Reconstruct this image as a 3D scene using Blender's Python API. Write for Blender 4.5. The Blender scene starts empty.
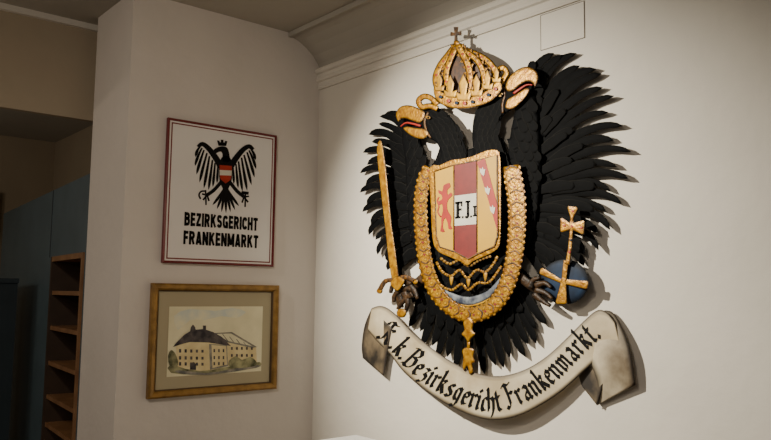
import bpy, bmesh, math, random
from mathutils import Vector, Matrix
from mathutils.geometry import delaunay_2d_cdt
random.seed(4)
COL=bpy.context.scene.collection
# ------------------------------------------------------------------ camera
CAM=Vector((3.30,-2.29,1.60)); F=753.0
P=math.radians(5.6); R=math.radians(0.7)
fw=Vector((-0.766*math.cos(P),0.643*math.cos(P),math.sin(P))).normalized()
rt=fw.cross(Vector((0,0,1))).normalized(); up=rt.cross(fw).normalized()
r2=rt*math.cos(R)+up*math.sin(R); u2=up*math.cos(R)-rt*math.sin(R)
cd=bpy.data.cameras.new("camera"); cam=bpy.data.objects.new("camera",cd); COL.objects.link(cam)
M=Matrix((( r2.x,u2.x,-fw.x,CAM.x),(r2.y,u2.y,-fw.y,CAM.y),(r2.z,u2.z,-fw.z,CAM.z),(0,0,0,1)))
cam.matrix_world=M; cd.lens=36*F/771; cd.sensor_width=36; cd.clip_start=0.05
bpy.context.scene.camera=cam
# rectification of photo measurements to true coordinates on a wall plane
def ray(px,py): return fw*F+r2*(px-385.5)+u2*(220-py)
def onB(px,py,d):
    r=ray(px,py); t=(-d-CAM.y)/r.y; q=CAM+r*t; return (q.x,q.z)
def onA(px,py,d):
    r=ray(px,py); t=(d-CAM.x)/r.x; q=CAM+r*t; return (q.y,q.z)
def to3(pl,u,v,d): return Vector((u,-d,v)) if pl=='B' else Vector((d,u,v))
# ------------------------------------------------------------------ materials
def mat(name,col,rough=.6,metal=0.0,var=.12,scale=12,bump=0.0,bscale=60,edge=None,e0=.6,e1=1.0,col2=None,spec=.5,vor=False):
    m=bpy.data.materials.new(name); m.use_nodes=True; nt=m.node_tree; N=nt.nodes; L=nt.links
    bs=N["Principled BSDF"]; bs.inputs["Roughness"].default_value=rough; bs.inputs["Metallic"].default_value=metal
    bs.inputs["Specular IOR Level"].default_value=spec
    tc=N.new("ShaderNodeTexCoord")
    no=N.new("ShaderNodeTexNoise"); no.inputs["Scale"].default_value=scale; no.inputs["Detail"].default_value=5
    L.new(tc.outputs["Object"],no.inputs["Vector"])
    rp=N.new("ShaderNodeValToRGB"); c2=col2 or tuple(c*(1-var*2) for c in col)
    rp.color_ramp.elements[0].position=.35; rp.color_ramp.elements[1].position=.65
    rp.color_ramp.elements[0].color=(*c2,1); rp.color_ramp.elements[1].color=(*col,1)
    L.new(no.outputs["Fac"],rp.inputs["Fac"]); out=rp.outputs["Color"]
    if edge:
        at=N.new("ShaderNodeAttribute"); at.attribute_name="rim"
        mr=N.new("ShaderNodeMapRange"); mr.inputs["From Min"].default_value=e0; mr.inputs["From Max"].default_value=e1
        L.new(at.outputs["Fac"],mr.inputs["Value"])
        mx=N.new("ShaderNodeMix"); mx.data_type='RGBA'
        L.new(mr.outputs["Result"],mx.inputs["Factor"]); L.new(out,mx.inputs["A"]); mx.inputs["B"].default_value=(*edge,1)
        out=mx.outputs["Result"]
    L.new(out,bs.inputs["Base Color"])
    if bump:
        if vor:
            nb=N.new("ShaderNodeTexVoronoi"); nb.inputs["Scale"].default_value=bscale; o=nb.outputs["Distance"]
        else:
            nb=N.new("ShaderNodeTexNoise"); nb.inputs["Scale"].default_value=bscale; nb.inputs["Detail"].default_value=6; o=nb.outputs["Fac"]
        L.new(tc.outputs["Object"],nb.inputs["Vector"])
        bp=N.new("ShaderNodeBump"); bp.inputs["Strength"].default_value=bump; bp.inputs["Distance"].default_value=.01
        L.new(o,bp.inputs["Height"]); L.new(bp.outputs["Normal"],bs.inputs["Normal"])
    return m
plaster=mat("lime_plaster",(.71,.67,.595),.9,var=.03,scale=2.5,bump=.3,bscale=12,spec=.2)
plasterA=mat("lime_plaster_pink",(.65,.60,.55),.9,var=.03,scale=2.5,bump=.35,bscale=14,spec=.2)
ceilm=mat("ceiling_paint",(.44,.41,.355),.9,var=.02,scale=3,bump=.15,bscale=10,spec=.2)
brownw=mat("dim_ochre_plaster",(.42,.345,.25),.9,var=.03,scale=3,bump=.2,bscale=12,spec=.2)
floorm=mat("floor_boards",(.16,.10,.06),.5,var=.1,scale=5)
black=mat("black_feather_paint",(.0022,.0025,.003),.7,var=.2,scale=30,edge=(.018,.017,.015),e0=.84,e1=1.0,spec=.07)
blackb=mat("black_body_paint",(.002,.0023,.003),.7,var=.2,scale=30,bump=.2,bscale=60,spec=.07)
gold=mat("gold_paint",(.54,.27,.003),.36,.40,scale=45,col2=(.27,.105,.0015),bump=.3,bscale=80,edge=(.018,.006,.001),e0=.50,e1=1.0)
goldf=mat("flat_gold_paint",(.60,.33,.004),.42,.30,scale=22,col2=(.38,.18,.003),bump=.15,bscale=50,edge=(.05,.02,.002),e0=.6,e1=1.0)
goldd=mat("dark_gold_paint",(.15,.06,.005),.5,.1,scale=60,col2=(.025,.010,.002),bump=.4,bscale=60)
bronze=mat("dark_bronze_paint",(.06,.028,.008),.5,.0,scale=50,col2=(.008,.005,.003),bump=.4,bscale=60,edge=(.004,.003,.002),e0=.6,spec=.3)
redm=mat("oxblood_paint",(.18,.005,.003),.55,scale=20)
redcap=mat("dark_gold_red_cap",(.10,.035,.005),.5,scale=45,col2=(.018,.006,.003))
redl=mat("scarlet_paint",(.38,.014,.002),.5,scale=20)
whitep=mat("white_paint",(.60,.57,.48),.5,var=.05,scale=20)
silver=mat("grey_blue_paint",(.18,.20,.22),.5,scale=30,col2=(.025,.033,.055))
bluem=mat("blue_globe_paint",(.012,.032,.075),.6,scale=14,col2=(.004,.010,.024),edge=(.003,.004,.006),e0=.8,spec=.2)
parch=mat("parchment_paint",(.62,.545,.38),.6,scale=7,col2=(.42,.34,.21),edge=(.03,.018,.01),e0=.76,e1=1.0,bump=.15,bscale=30)
parche=mat("parchment_end_paint",(.54,.47,.33),.6,scale=6,col2=(.13,.095,.055),edge=(.02,.013,.008),e0=.68,e1=1.0,bump=.15,bscale=30)
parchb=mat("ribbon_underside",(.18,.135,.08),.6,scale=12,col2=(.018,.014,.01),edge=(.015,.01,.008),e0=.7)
ink=mat("black_ink",(.004,.0035,.0035),.7,var=.05,spec=.15)
wood=mat("mount_wood",(.12,.07,.04),.7,scale=20)
# ------------------------------------------------------------------ mesh builder
class B:
    def __init__(s,pl='B'): s.v=[];s.f=[];s.e=[];s.mi=[];s.mats=[];s.pl=pl;s.sm=[]
    def m(s,mt):
        if mt not in s.mats: s.mats.append(mt)
        return s.mats.index(mt)
    def add(s,vs,fs,es,mt,smooth=True):
        o=len(s.v); s.v+=vs; s.e+=es; k=s.m(mt)
        for f in fs: s.f.append([o+i for i in f]); s.mi.append(k); s.sm.append(smooth)
    def obj(s,name,parent=None,org=Vector((0,0,0)),label=None,recalc=True,**kw):
        me=bpy.data.meshes.new(name); me.from_pydata([tuple(Vector(p)-org) for p in s.v],[],s.f)
        for m_ in s.mats: me.materials.append(m_)
        for p,k,sm in zip(me.polygons,s.mi,s.sm): p.material_index=k; p.use_smooth=sm
        a=me.attributes.new("rim",'FLOAT','POINT'); a.data.foreach_set("value",s.e)
        if recalc:
            bm=bmesh.new(); bm.from_mesh(me); bmesh.ops.recalc_face_normals(bm,faces=bm.faces); bm.to_mesh(me); bm.free()
        o=bpy.data.objects.new(name,me); COL.objects.link(o)
        if parent: o.parent=parent
        else: o.location=org
        if label: o["label"]=label
        for k,v in kw.items(): o[k]=v
        return o
def cr(pts,n=5,closed=True):
    out=[];L=len(pts)
    rng=range(L if closed else L-1)
    for i in rng:
        if closed: p0,p1,p2,p3=[pts[(i+j)%L] for j in(-1,0,1,2)]
        else: p0,p1,p2,p3=pts[max(i-1,0)],pts[i],pts[i+1],pts[min(i+2,L-1)]
        for k in range(n):
            t=k/n
            out.append(tuple(.5*((2*p1[a])+(-p0[a]+p2[a])*t+(2*p0[a]-5*p1[a]+4*p2[a]-p3[a])*t*t+(-p0[a]+3*p1[a]-3*p2[a]+p3[a])*t**3) for a in range(len(p1))))
    if not closed: out.append(tuple(pts[-1]))
    return out
def inside(p,poly):
    x,y=p;c=False;j=len(poly)-1
    for i in range(len(poly)):
        xi,yi=poly[i];xj,yj=poly[j]
        if (yi>y)!=(yj>y) and x<(xj-xi)*(y-yi)/(yj-yi)+xi: c=not c
        j=i
    return c
def bdist(p,poly):
    m=9
    for i in range(len(poly)):
        ax,ay=poly[i-1];bx,by=poly[i];dx,dy=bx-ax,by-ay
        l=dx*dx+dy*dy
        t=0 if l==0 else max(0,min(1,((p[0]-ax)*dx+(p[1]-ay)*dy)/l))
        q=math.hypot(p[0]-ax-t*dx,p[1]-ay-t*dy)
        if q<m:m=q
    return m
HS=.28; OFF=.016
def shape(b,pts,d,mt,h=0.0,r=.02,step=None,t=.004,sm=3,uv=False,dfun=None):
    """outline in measured coordinates -> (inflated) plate on the wall plane"""
    h=h*HS
    if b.pl=='B': d-=OFF
    if sm: pts=cr(pts,sm)
    mp=onB if b.pl=='B' else onA
    P2=[(p if uv else mp(p[0],p[1],d)) for p in pts]
    n=len(P2)
    allp=list(P2)
    if step:
        xs=[p[0] for p in P2];ys=[p[1] for p in P2]
        y=min(ys)+step*.5;k=0
        while y<max(ys):
            x=min(xs)+step*(.5 if k%2 else .1)
            while x<max(xs):
                if inside((x,y),P2) and bdist((x,y),P2)>step*.45: allp.append((x,y))
                x+=step
            y+=step*.87;k+=1
    res=delaunay_2d_cdt([Vector(p) for p in allp],[(i,(i+1)%n) for i in range(n)],[],1,1e-7)
    V=res[0];Fc=res[2]
    vs=[];es=[]
    for q in V:
        q=(q[0],q[1])
        if h or step:
            di=bdist(q,P2); k=min(di/r,1); hh=h*math.sqrt(max(0,1-(1-k)**2)); es.append(1-k)
        else: hh=0;es.append(0)
        dd=d+t+hh+(dfun(q) if dfun else 0)
        vs.append(to3(b.pl,q[0],q[1],dd))
    b.add(vs,[list(f) for f in Fc],es,mt,bool(h))
    o=[to3(b.pl,p[0],p[1],d+t+(dfun(p) if dfun else 0)) for p in P2]+[to3(b.pl,p[0],p[1],d) for p in P2]
    b.add(o,[[i,(i+1)%n,n+(i+1)%n,n+i] for i in range(n)],[1.0 if (h or step) else 0]*(2*n),mt,False)
def ell(cx,cy,a,bb,n=16,rot=0):
    return [(cx+a*math.cos(q)*math.cos(rot)-bb*math.sin(q)*math.sin(rot),cy+a*math.cos(q)*math.sin(rot)+bb*math.sin(q)*math.cos(rot)) for q in [2*math.pi*i/n for i in range(n)]]
def band(b,path,w,d,mt,h=.006,n=5,t=.003,wf=None,sm=4):
    """ribbon / cord following a measured path, half width w"""
    h=h*HS
    if b.pl=='B': d-=OFF
    pts=cr(path,sm,False) if sm else path
    mp=onB if b.pl=='B' else onA
    vs=[];es=[];fs=[];K=n+2
    for i,p in enumerate(pts):
        a=pts[max(i-1,0)];c=pts[min(i+1,len(pts)-1)]
        tx,ty=c[0]-a[0],c[1]-a[1];l=math.hypot(tx,ty) or 1
        nx,ny=-ty/l,tx/l; ww=w*(wf(i/(len(pts)-1)) if wf else 1)
        for j in range(K):
            if j==0: s=-1;dd=d
            elif j==K-1: s=1;dd=d
            else:
                s=-1+2*(j-1)/(n-1); dd=d+t+h*math.sqrt(max(0,1-s*s))
            u,v=mp(p[0]+nx*ww*s,p[1]+ny*ww*s,d); vs.append(to3(b.pl,u,v,dd)); es.append(abs(s))
    for i in range(len(pts)-1):
        for j in range(K-1): fs.append([i*K+j,i*K+j+1,(i+1)*K+j+1,(i+1)*K+j])
    fs.append(list(range(K))); fs.append([(len(pts)-1)*K+j for j in range(K)])
    b.add(vs,fs,es,mt,True)
def feather(b,p0,c,p1,w,d,mt,lift=.003,d1=None,N=14,point=2.2,curl=0,taper=0):
    mp=onB if b.pl=='B' else onA
    d1=d if d1 is None else d1
    if b.pl=='B': d-=OFF; d1-=OFF
    vs=[];es=[];fs=[];S=[-1,-.8,-.35,0,.35,.8,1];K=len(S)
    P=[]
    for i in range(N+1):
        t=i/N
        x=(1-t)**2*p0[0]+2*t*(1-t)*c[0]+t*t*p1[0];y=(1-t)**2*p0[1]+2*t*(1-t)*c[1]+t*t*p1[1]
        tx=2*(1-t)*(c[0]-p0[0])+2*t*(p1[0]-c[0]);ty=2*(1-t)*(c[1]-p0[1])+2*t*(p1[1]-c[1]);l=math.hypot(tx,ty) or 1
        k=max(0,(t-.72)/.28)**2*curl
        P.append((x-ty/l*k,y+tx/l*k))
    for i in range(N+1):
        t=i/N; x,y=P[i]; a_=P[max(i-1,0)]; c_=P[min(i+1,N)]
        tx,ty=c_[0]-a_[0],c_[1]-a_[1]; l=math.hypot(tx,ty) or 1
        nx,ny=-ty/l,tx/l
        pr=.55+.45*t/.6 if t<.6 else max(.03,(1-((t-.6)/.4)**point)**.7)
        if taper: 
            pr=.6+.4*min(t/.45,1) if t<.45 else 1-taper*(t-.45)/.55
            if t>.88: pr*=max(.05,math.sqrt(max(0,1-((t-.88)/.12)**2)))
        dd0=d+(d1-d)*t
        for s in S:
            u,v=mp(x+nx*w*pr*s,y+ny*w*pr*s,dd0); dd=dd0+lift*(1-abs(s)**1.3)
            vs.append(to3(b.pl,u,v,dd)); es.append(max(abs(s),(t-.90)/.1 if t>.9 else 0))
    for i in range(N):
        for j in range(K-1): fs.append([i*K+j,i*K+j+1,(i+1)*K+j+1,(i+1)*K+j])
    b.add(vs,fs,es,mt,True)
def scales(b,pts,d,h,r,t=.004,dx=6.5,dy=6.5,ln=10,w=3.6,lean=lambda x,y:(0,1)):
    P=cr(pts,3); P2=[onB(p[0],p[1],d-OFF) for p in P]
    ys=[p[1] for p in P]; xs=[p[0] for p in P]; y=min(ys)-2; k=0
    while y<max(ys)-4:
        x=min(xs)+(dx/2 if k%2 else 0)
        while x<max(xs):
            jx,jy=x+random.uniform(-.8,.8),y+random.uniform(-.8,.8); vx,vy=lean(jx,jy)
            e=(jx+vx*ln,jy+vy*ln); q0=onB(jx+vx*2,jy+vy*2,d-OFF); q1=onB(*e,d-OFF)
            if inside(q0,P2) and inside(q1,P2) and bdist(q1,P2)>.004:
                k0=min(bdist(q0,P2)/r,1);k1=min(bdist(q1,P2)/r,1)
                a=d+t+h*HS*math.sqrt(1-(1-k0)**2)+.0004;c=d+t+h*HS*math.sqrt(1-(1-k1)**2)+.0014
                feather(b,(jx,jy),((jx+e[0])/2,(jy+e[1])/2),e,w,a,black,lift=.0005,d1=c,N=6)
            x+=dx
        y+=dy;k+=1
def box(b,x0,x1,y0,y1,z0,z1,mt):
    v=[Vector((x,y,z)) for x in(x0,x1) for y in(y0,y1) for z in(z0,z1)]
    b.add(v,[[0,1,3,2],[4,6,7,5],[0,4,5,1],[2,3,7,6],[0,2,6,4],[1,5,7,3]],[0]*8,mt,False)
def solid(o,t=.003):
    m=o.modifiers.new("thick",'SOLIDIFY'); m.thickness=t; m.offset=0
def empty(name,loc,label,cat):
    o=bpy.data.objects.new(name,None); o.location=loc; o.empty_display_size=.05; COL.objects.link(o); o["label"]=label; o["category"]=cat; return o
# ------------------------------------------------------------------ room
def struct(name,x0,x1,y0,y1,z0,z1,mt,label,cat="wall"):
    b=B(); box(b,x0,x1,y0,y1,z0,z1,mt); o=b.obj(name,kind="structure",label=label,category=cat); return o
H=2.97
struct("wall_north",-.465,6.0,0,.25,0,3.3,plaster,"off-white lime plastered wall carrying the coat of arms")
struct("wall_west",-.465,0,-1.04,0,0,3.3,plasterA,"plastered thick wall pier carrying the framed sign and picture")
struct("floor",-4.2,6.0,-5,.25,-.1,0,floorm,"dark wooden floor","floor")
struct("ceiling",-4.2,6.0,-5,.2,H,H+.2,ceilm,"flat painted ceiling","ceiling")
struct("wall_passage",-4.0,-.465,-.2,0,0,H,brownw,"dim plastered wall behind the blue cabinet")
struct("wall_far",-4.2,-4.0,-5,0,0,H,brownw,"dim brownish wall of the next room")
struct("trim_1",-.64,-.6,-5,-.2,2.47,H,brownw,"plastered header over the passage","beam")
struct("trim_2",-.6,-.575,-5,-.2,H-.03,H,plaster,"thin pale cornice strip along the header","trim")
struct("trim_3",-4.0,-3.94,-1.05,-.66,0,2.45,whitep,"cream painted door casing","trim")
b=B(); prof=[(0,2.81),(.012,2.835),(.045,2.875),(.09,2.91),(.14,2.937),(.19,2.953),(.19,2.945),(.205,2.945),(.205,H+.01),(0,H+.01)]
n=len(prof); vs=[];
for x in (0.0,6.0): vs+=[Vector((x,-q[0],q[1])) for q in prof]
b.add(vs,[[i,(i+1)%n,n+(i+1)%n,n+i] for i in range(n)]+[list(range(n)),list(range(n,2*n))],[0]*2*n,ceilm,False)
b.obj("trim_4",kind="structure",label="sloping cove between wall and ceiling",category="trim")
b=B(); prof=[(0,2.695),(.010,2.695),(.014,2.705),(.010,2.717),(.010,2.733),(.020,2.738),(.023,2.75),(.018,2.76),(.018,2.775),(.030,2.782),(.034,2.795),(.028,2.806),(0,2.81)]
n=len(prof); vs=[]
for x in (0.0,6.0): vs+=[Vector((x,-q[0],q[1])) for q in prof]
b.add(vs,[[i,(i+1)%n,n+(i+1)%n,n+i] for i in range(n)]+[list(range(n)),list(range(n,2*n))],[0]*2*n,plaster,False)
b.obj("trim_5",kind="structure",label="stepped plaster moulding along the top of the wall",category="trim")
# access hatch
seam=mat("dark_seam",(.14,.115,.09),.9)
b=B(); C=onB(541,51,0);D=onB(585,34,0)
x0,x1=C[0],D[0]; z0=C[1]; z1=2.69; g=.0025
org=Vector(((x0+x1)/2,0,z0))
box(b,x0+g,x1-g,-.002,0.0,z0+g,z1-g,plaster)
hp=b.obj("access_panel",org=org,label="plastered-over access panel with thin dark seam in the wall",category="access panel")
b=B(); frs=[(x0-g*.2,z0),(x1+g*.2,z0),(x1+g*.2,z1),(x0-g*.2,z1)]; ins=[(x0+g,z0+g),(x1-g,z0+g),(x1-g,z1-g),(x0+g,z1-g)]
b.add([Vector((p[0],-.0022,p[1])) for p in frs]+[Vector((p[0],-.0022,p[1])) for p in ins],[[i,(i+1)%4,4+(i+1)%4,4+i] for i in range(4)],[0]*8,seam,False)
b.obj("panel_seam",parent=hp,org=org,label="thin dark seam")
# ------------------------------------------------------------------ blue cabinet in next room (slightly rotated)
teal=mat("teal_lacquer",(.075,.115,.14),.5,var=.08,scale=4)
teald=mat("dark_teal_lacquer",(.028,.044,.055),.5,var=.1,scale=4)
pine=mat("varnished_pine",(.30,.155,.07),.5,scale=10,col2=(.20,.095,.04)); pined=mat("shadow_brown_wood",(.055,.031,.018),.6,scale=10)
CO=Vector((-.53,-.955,0)); TH=math.radians(-4.6)
cab=empty("storage_cabinet",CO,"tall teal painted storage cabinet with an open wooden shelf niche","cabinet"); cab.rotation_euler=(0,0,TH)
Ri=Matrix.Rotation(-TH,3,'Z')
def loc(px,py):
    r=Ri@ray(px,py); c=Ri@(CAM-CO); t=-c.y/r.y; q=c+r*t; return q.x,q.z
O0=Vector((0,0,0)); HT=2.225
xl=loc(49,330)[0]; xr=loc(81,330)[0]; zt=loc(80,253)[1]
b=B(); 
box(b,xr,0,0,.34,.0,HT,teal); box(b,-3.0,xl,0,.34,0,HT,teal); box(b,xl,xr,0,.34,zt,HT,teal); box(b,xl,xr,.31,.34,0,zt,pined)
xs=loc(52,220)[0]
box(b,xs-.006,xs+.006,-.003,0,zt,HT,teald)
b.obj("cabinet_body",parent=cab,org=O0)
b=B(); w=.03
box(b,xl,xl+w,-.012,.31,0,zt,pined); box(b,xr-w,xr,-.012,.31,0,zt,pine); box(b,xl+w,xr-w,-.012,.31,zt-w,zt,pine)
b.obj("niche_frame",parent=cab,org=O0,label="varnished wooden frame")
for py in (293,330,368,405,436):
    z=loc(62,py)[1]; b=B(); box(b,xl+w,xr-w,0.0,.31,z-.012,z+.012,pine); b.obj("shelf",parent=cab,org=O0,label="thin varnished wooden shelf")
b=B(); org=Vector((-2.3,-1.1,0)); box(b,-2.6,-2.0,-1.5,-.956,0.06,1.64,teald); box(b,-2.58,-2.03,-1.47,-.97,0,.06,ink); box(b,-2.62,-1.98,-1.52,-.954,1.64,1.67,teald)
b.obj("side_cabinet",org=org,label="dark teal low cupboard standing before the tall cabinet",category="cabinet")
# white plinth
wl=mat("white_lacquer",(.74,.74,.72),.4,var=.02)
ptop=.985
org=Vector((.75,-.32,0)); b=B()
box(b,.65,.85,-.42,-.22,0,ptop-.03,wl); box(b,.64,.86,-.43,-.21,ptop-.03,ptop,wl)
o=b.obj("display_plinth",org=org,label="slim white display plinth standing by the wall corner",category="plinth")
m_=o.modifiers.new("bev",'BEVEL'); m_.width=.006; m_.segments=3
# ------------------------------------------------------------------ framed sign on west wall
def rectA(c,d):
    q=[onA(x,y,d) for x,y in c]
    return ((q[0][0]+q[3][0])/2,(q[1][0]+q[2][0])/2,(q[2][1]+q[3][1])/2,(q[0][1]+q[1][1])/2)
def frame(b,y0,y1,z0,z1,w,xa,xb,mt,lip=0,mt2=None):
    pr=[(0,xa),(0,xb*.8),(w*.25,xb),(w*.7,xb*.9),(w,xb*.6),(w,xa)]
    n=len(pr); cs=[]
    for (cy,cz,sy,sz) in ((y0,z0,1,1),(y1,z0,-1,1),(y1,z1,-1,-1),(y0,z1,1,-1)):
        cs.append([Vector((p[1],cy+sy*p[0],cz+sz*p[0])) for p in pr])
    vs=sum(cs,[]); fs=[]
    for k in range(4):
        for i in range(n): fs.append([k*n+i,k*n+(i+1)%n,((k+1)%4)*n+(i+1)%n,((k+1)%4)*n+i])
    b.add(vs,fs,[0]*len(vs),mt,False)
y0,y1,z0,z1=rectA([(170,118),(278,135),(273,266.5),(161,263)],.02)
org=Vector((0,(y0+y1)/2,z0))
sign=empty("framed_sign",org,"white enamel office sign in thin dark red frame","sign")
enam=mat("white_enamel",(.74,.71,.68),.35,var=.02,scale=3)
burg=mat("burgundy_frame",(.15,.005,.008),.35,var=.1)
b=B('A'); frame(b,y0,y1,z0,z1,.012,0.001,.022,burg); b.obj("frame",parent=sign,org=org,label="thin glossy burgundy frame")
b=B('A'); box(b,.002,.014,y0+.010,y1-.010,z0+.010,z1-.010,enam); b.obj("sign_board",parent=sign,org=org,label="white enamel board")
b=B('A'); i=.019;fr=[(y0+i,z0+i),(y1-i,z0+i),(y1-i,z1-i),(y0+i,z1-i)]; i=.025;fi=[(y0+i,z0+i),(y1-i,z0+i),(y1-i,z1-i),(y0+i,z1-i)]
b.add([Vector((.0146,p[0],p[1])) for p in fr+fi],[[k,(k+1)%4,4+(k+1)%4,4+k] for k in range(4)],[0]*8,redm,False)
b.obj("border_line",parent=sign,org=org,label="thin printed red border")
LW=.125
def arc(cx,cy,rx,ry,a0,a1,n=8): return [(cx+rx*math.cos(math.radians(a0+(a1-a0)*i/n)),cy+ry*math.sin(math.radians(a0+(a1-a0)*i/n))) for i in range(n+1)]
h_=LW; W_=.66
CAP={'I':([[(h_,0),(h_,1)]],.25),
'B':([[(h_,0),(h_,1)],[(h_,1-h_),(.36,1-h_)]+arc(.36,.715,.16,.16,90,-90,6)[1:]+[(h_,.53)],[(h_,.53),(.38,.53)]+arc(.38,.33,.17,.205,90,-90,6)[1:]+[(h_,h_)]],W_+.02),
'E':([[(h_,0),(h_,1)],[(h_,1-h_),(.56,1-h_)],[(h_,.51),(.52,.51)],[(h_,h_),(.57,h_)]],.59),
'Z':([[(.03,1-h_),(.60,1-h_)],[(.50,1-h_*1.2),(.13,h_*1.2)],[(.03,h_),(.61,h_)]],.64),
'R':([[(h_,0),(h_,1)],[(h_,1-h_),(.37,1-h_)]+arc(.37,.69,.165,.185,90,-90,6)[1:]+[(h_,.50)],[(.35,.5),(.56,0)]],.70),
'K':([[(h_,0),(h_,1)],[(h_*1.3,.40),(.56,1)],[(.30,.58),(.60,0)]],.72),
'S':([arc(.33,.70,.20,.175,20,180,8)+arc(.33,.68,.20,.165,190,270,4)+arc(.33,.31,.205,.19,85,0,5)+arc(.33,.31,.205,.185,-10,-165,8)],.67),
'G':([arc(.35,.62,.22,.255,25,180,8)+arc(.35,.38,.22,.255,180,330,8)+[(.57,.40)],[(.36,.44),(.66,.44)],[(.585,.46),(.585,.02)]],.72),
'C':([arc(.35,.62,.22,.255,20,180,8)+arc(.35,.38,.22,.255,180,340,8)],.67),
'H':([[(h_,0),(h_,1)],[(.55,0),(.55,1)],[(h_,.5),(.55,.5)]],.68),
'T':([[(.01,1-h_),(.61,1-h_)],[(.31,1),(.31,0)]],.62),
'F':([[(h_,0),(h_,1)],[(h_,1-h_),(.55,1-h_)],[(h_,.5),(.50,.5)]],.56),
'A':([[(.11,0),(.34,1)],[(.59,0),(.36,1)],[(.18,.24),(.52,.24)]],.70),
'N':([[(h_,0),(h_,1)],[(.57,0),(.57,1)],[(h_,.95),(.57,.05)]],.70),
'M':([[(h_,0),(h_,1)],[(.73,0),(.73,1)],[(h_,.95),(.43,.15)],[(.73,.95),(.43,.15)]],.86)}
def caps(word,ya,yb,za,zb,x,parent,org):
    gap=.085; tot=sum(CAP[c][1] for c in word)+gap*(len(word)-1); sx=(yb-ya)/tot; sy=(zb-za)
    b=B('A'); X=0
    for ch in word:
        st,wd=CAP[ch]
        for pl in st:
            n=len(pl); vs=[]
            for i,p in enumerate(pl):
                a=pl[max(i-1,0)];c=pl[min(i+1,n-1)]
                tx,ty=c[0]-a[0],c[1]-a[1];l=math.hypot(tx,ty) or 1; nx,ny=-ty/l,tx/l; wv=LW*(.86 if abs(tx)>abs(ty)*2 else 1)
                if 0<i<n-1:
                    ux,uy=p[0]-a[0],p[1]-a[1]; lu=math.hypot(ux,uy) or 1; cs=abs((-uy/lu)*nx+(ux/lu)*ny); wv=wv/max(.75,cs)
                for s in (-1,1):
                    px_=max(0,min(wd+.03,p[0]+nx*wv*s)); py_=max(0,min(1,p[1]+ny*wv*s))
                    for dx in (x,x-.001): vs.append(Vector((dx,ya+(X+px_)*sx,za+py_*sy)))
            fs=[]
            for i in range(n-1):
                o=i*4; q=o+4
                fs+=[[o,o+2,q+2,q],[o+1,q+1,q+3,o+3],[o,q,q+1,o+1],[o+2,o+3,q+3,q+2]]
            b.add(vs,fs,[0]*len(vs),ink,False)
        X+=wd+gap
    b.obj("lettering",parent=parent,org=org,label="bold black capital lettering")
p=onA(184,229,.014); q=onA(257.5,229.5,.014); r_=onA(220,214.8,.014); s_=onA(220,228.2,.014)
caps("BEZIRKSGERICHT",p[0],q[0],s_[1],r_[1],.0155,sign,org)
r_=onA(220,232.8,.014); s_=onA(220,246.2,.014); p=onA(183,247,.014);q=onA(258,246,.014)
caps("FRANKENMARKT",p[0],q[0],s_[1],r_[1],.0155,sign,org)
# federal eagle emblem
b=B('A')
def mx(pts,c=225.5): return [(2*c-x,y+(c-x)*.10) for x,y in pts]
shape(b,[(221.5,158),(225,156),(230,158),(232,166),(231.5,180),(228.5,188),(225.5,193),(222.5,188),(219.5,180),(219,166)],.014,ink,t=.002)
shape(b,[(223,161),(222.5,154),(220.5,151.5),(216.5,153),(213.5,155.5),(212,153),(214,149.5),(218.5,147),(224,146.5),(228,149.5),(229.5,161)],.014,ink,t=.002)
for f in (0,1):
    arm=[(221,167),(215,157),(208,148),(202,144),(198,147)]
    arm=mx(arm) if f else arm
    band(b,arm,2.8,.014,ink,h=.0006,t=.002,wf=lambda q:1.15-.55*q)
    for (ro,c,tip,w) in [((200,147),(196.5,150),(195.5,157),1.5),((202,148),(197,157),(195.0,166),1.5),((204,150),(199.3,163),(196.5,174.5),1.55),((207,153),(202.5,169),(199.5,182.5),1.55),((209.5,156),(206.5,174),(203.8,188.5),1.55),((212.5,160),(210.5,176),(208.5,190),1.5),((215,163),(214,176),(212.8,187),1.4),((218,165),(217.5,175),(217,183),1.3)]:
        A_=[ro,c,tip]
        if f: A_=mx(A_)
        feather(b,A_[0],A_[1],A_[2],w,.0145,ink,lift=.001,N=8)
for tip in ((212.5,205),(217,209),(221.5,212),(226,213),(230.5,212),(235,210),(239,206)):
    feather(b,(225.5,186),((225.5+tip[0])/2,198),tip,1.4,.0145,ink,lift=.001,N=8)
for s in (0,1):
    leg=[(221,182),(214,190),(207,195)]; cl=[[(207,195),(202,194)],[(207,195),(203,200)],[(207,195),(209,201)]]
    tool=[(206,205),(205.5,190)]
    for pth,w in [(leg,1.7)]+[(c,.8) for c in cl]+[(tool,.7)]:
        pth=mx(pth) if s else pth
        band(b,pth,w,.014,ink,h=.0003,t=.0015,sm=3)
band(b,[(205.5,191),(201,191.5),(199,195),(200.5,199)],.8,.014,ink,h=.0003,t=.0015)
band(b,mx([(202.5,191),(209.5,191)]),1.5,.014,ink,h=.0003,t=.0015,sm=2)
em=b.obj("emblem",parent=sign,org=org,label="black single-headed eagle, wings spread")
b=B('A')
V=[(219.5,165),(231.8,166),(231.8,170.6),(219.5,170),(231.6,175.6),(219.7,175.2),(230.6,179.8),(225.6,183.5),(220.6,179.3)]
W=[to3('A',*onA(x,y,.0175),.0178) for x,y in V]
b.add(W,[[0,1,2,3]],[0]*9,redl,False); b.f.append([3,2,4,5]); b.mi.append(b.m(whitep)); b.sm.append(False); b.f.append([5,4,6,7,8]); b.mi.append(b.m(redl)); b.sm.append(False)
b.obj("breast_shield",parent=em,org=org,label="red and white shield")
b=B('A'); shape(b,[(218.5,145.8),(217,140.5),(219.2,140.7),(219.4,142.3),(220.8,142.3),(220.8,139.8),(223.2,139.9),(223.2,142.5),(224.7,142.6),(225,141),(227.2,141.3),(226,146)],.014,ink,t=.0025,sm=0); b.obj("mural_crown",parent=em,org=org,label="small black mural crown")
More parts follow.
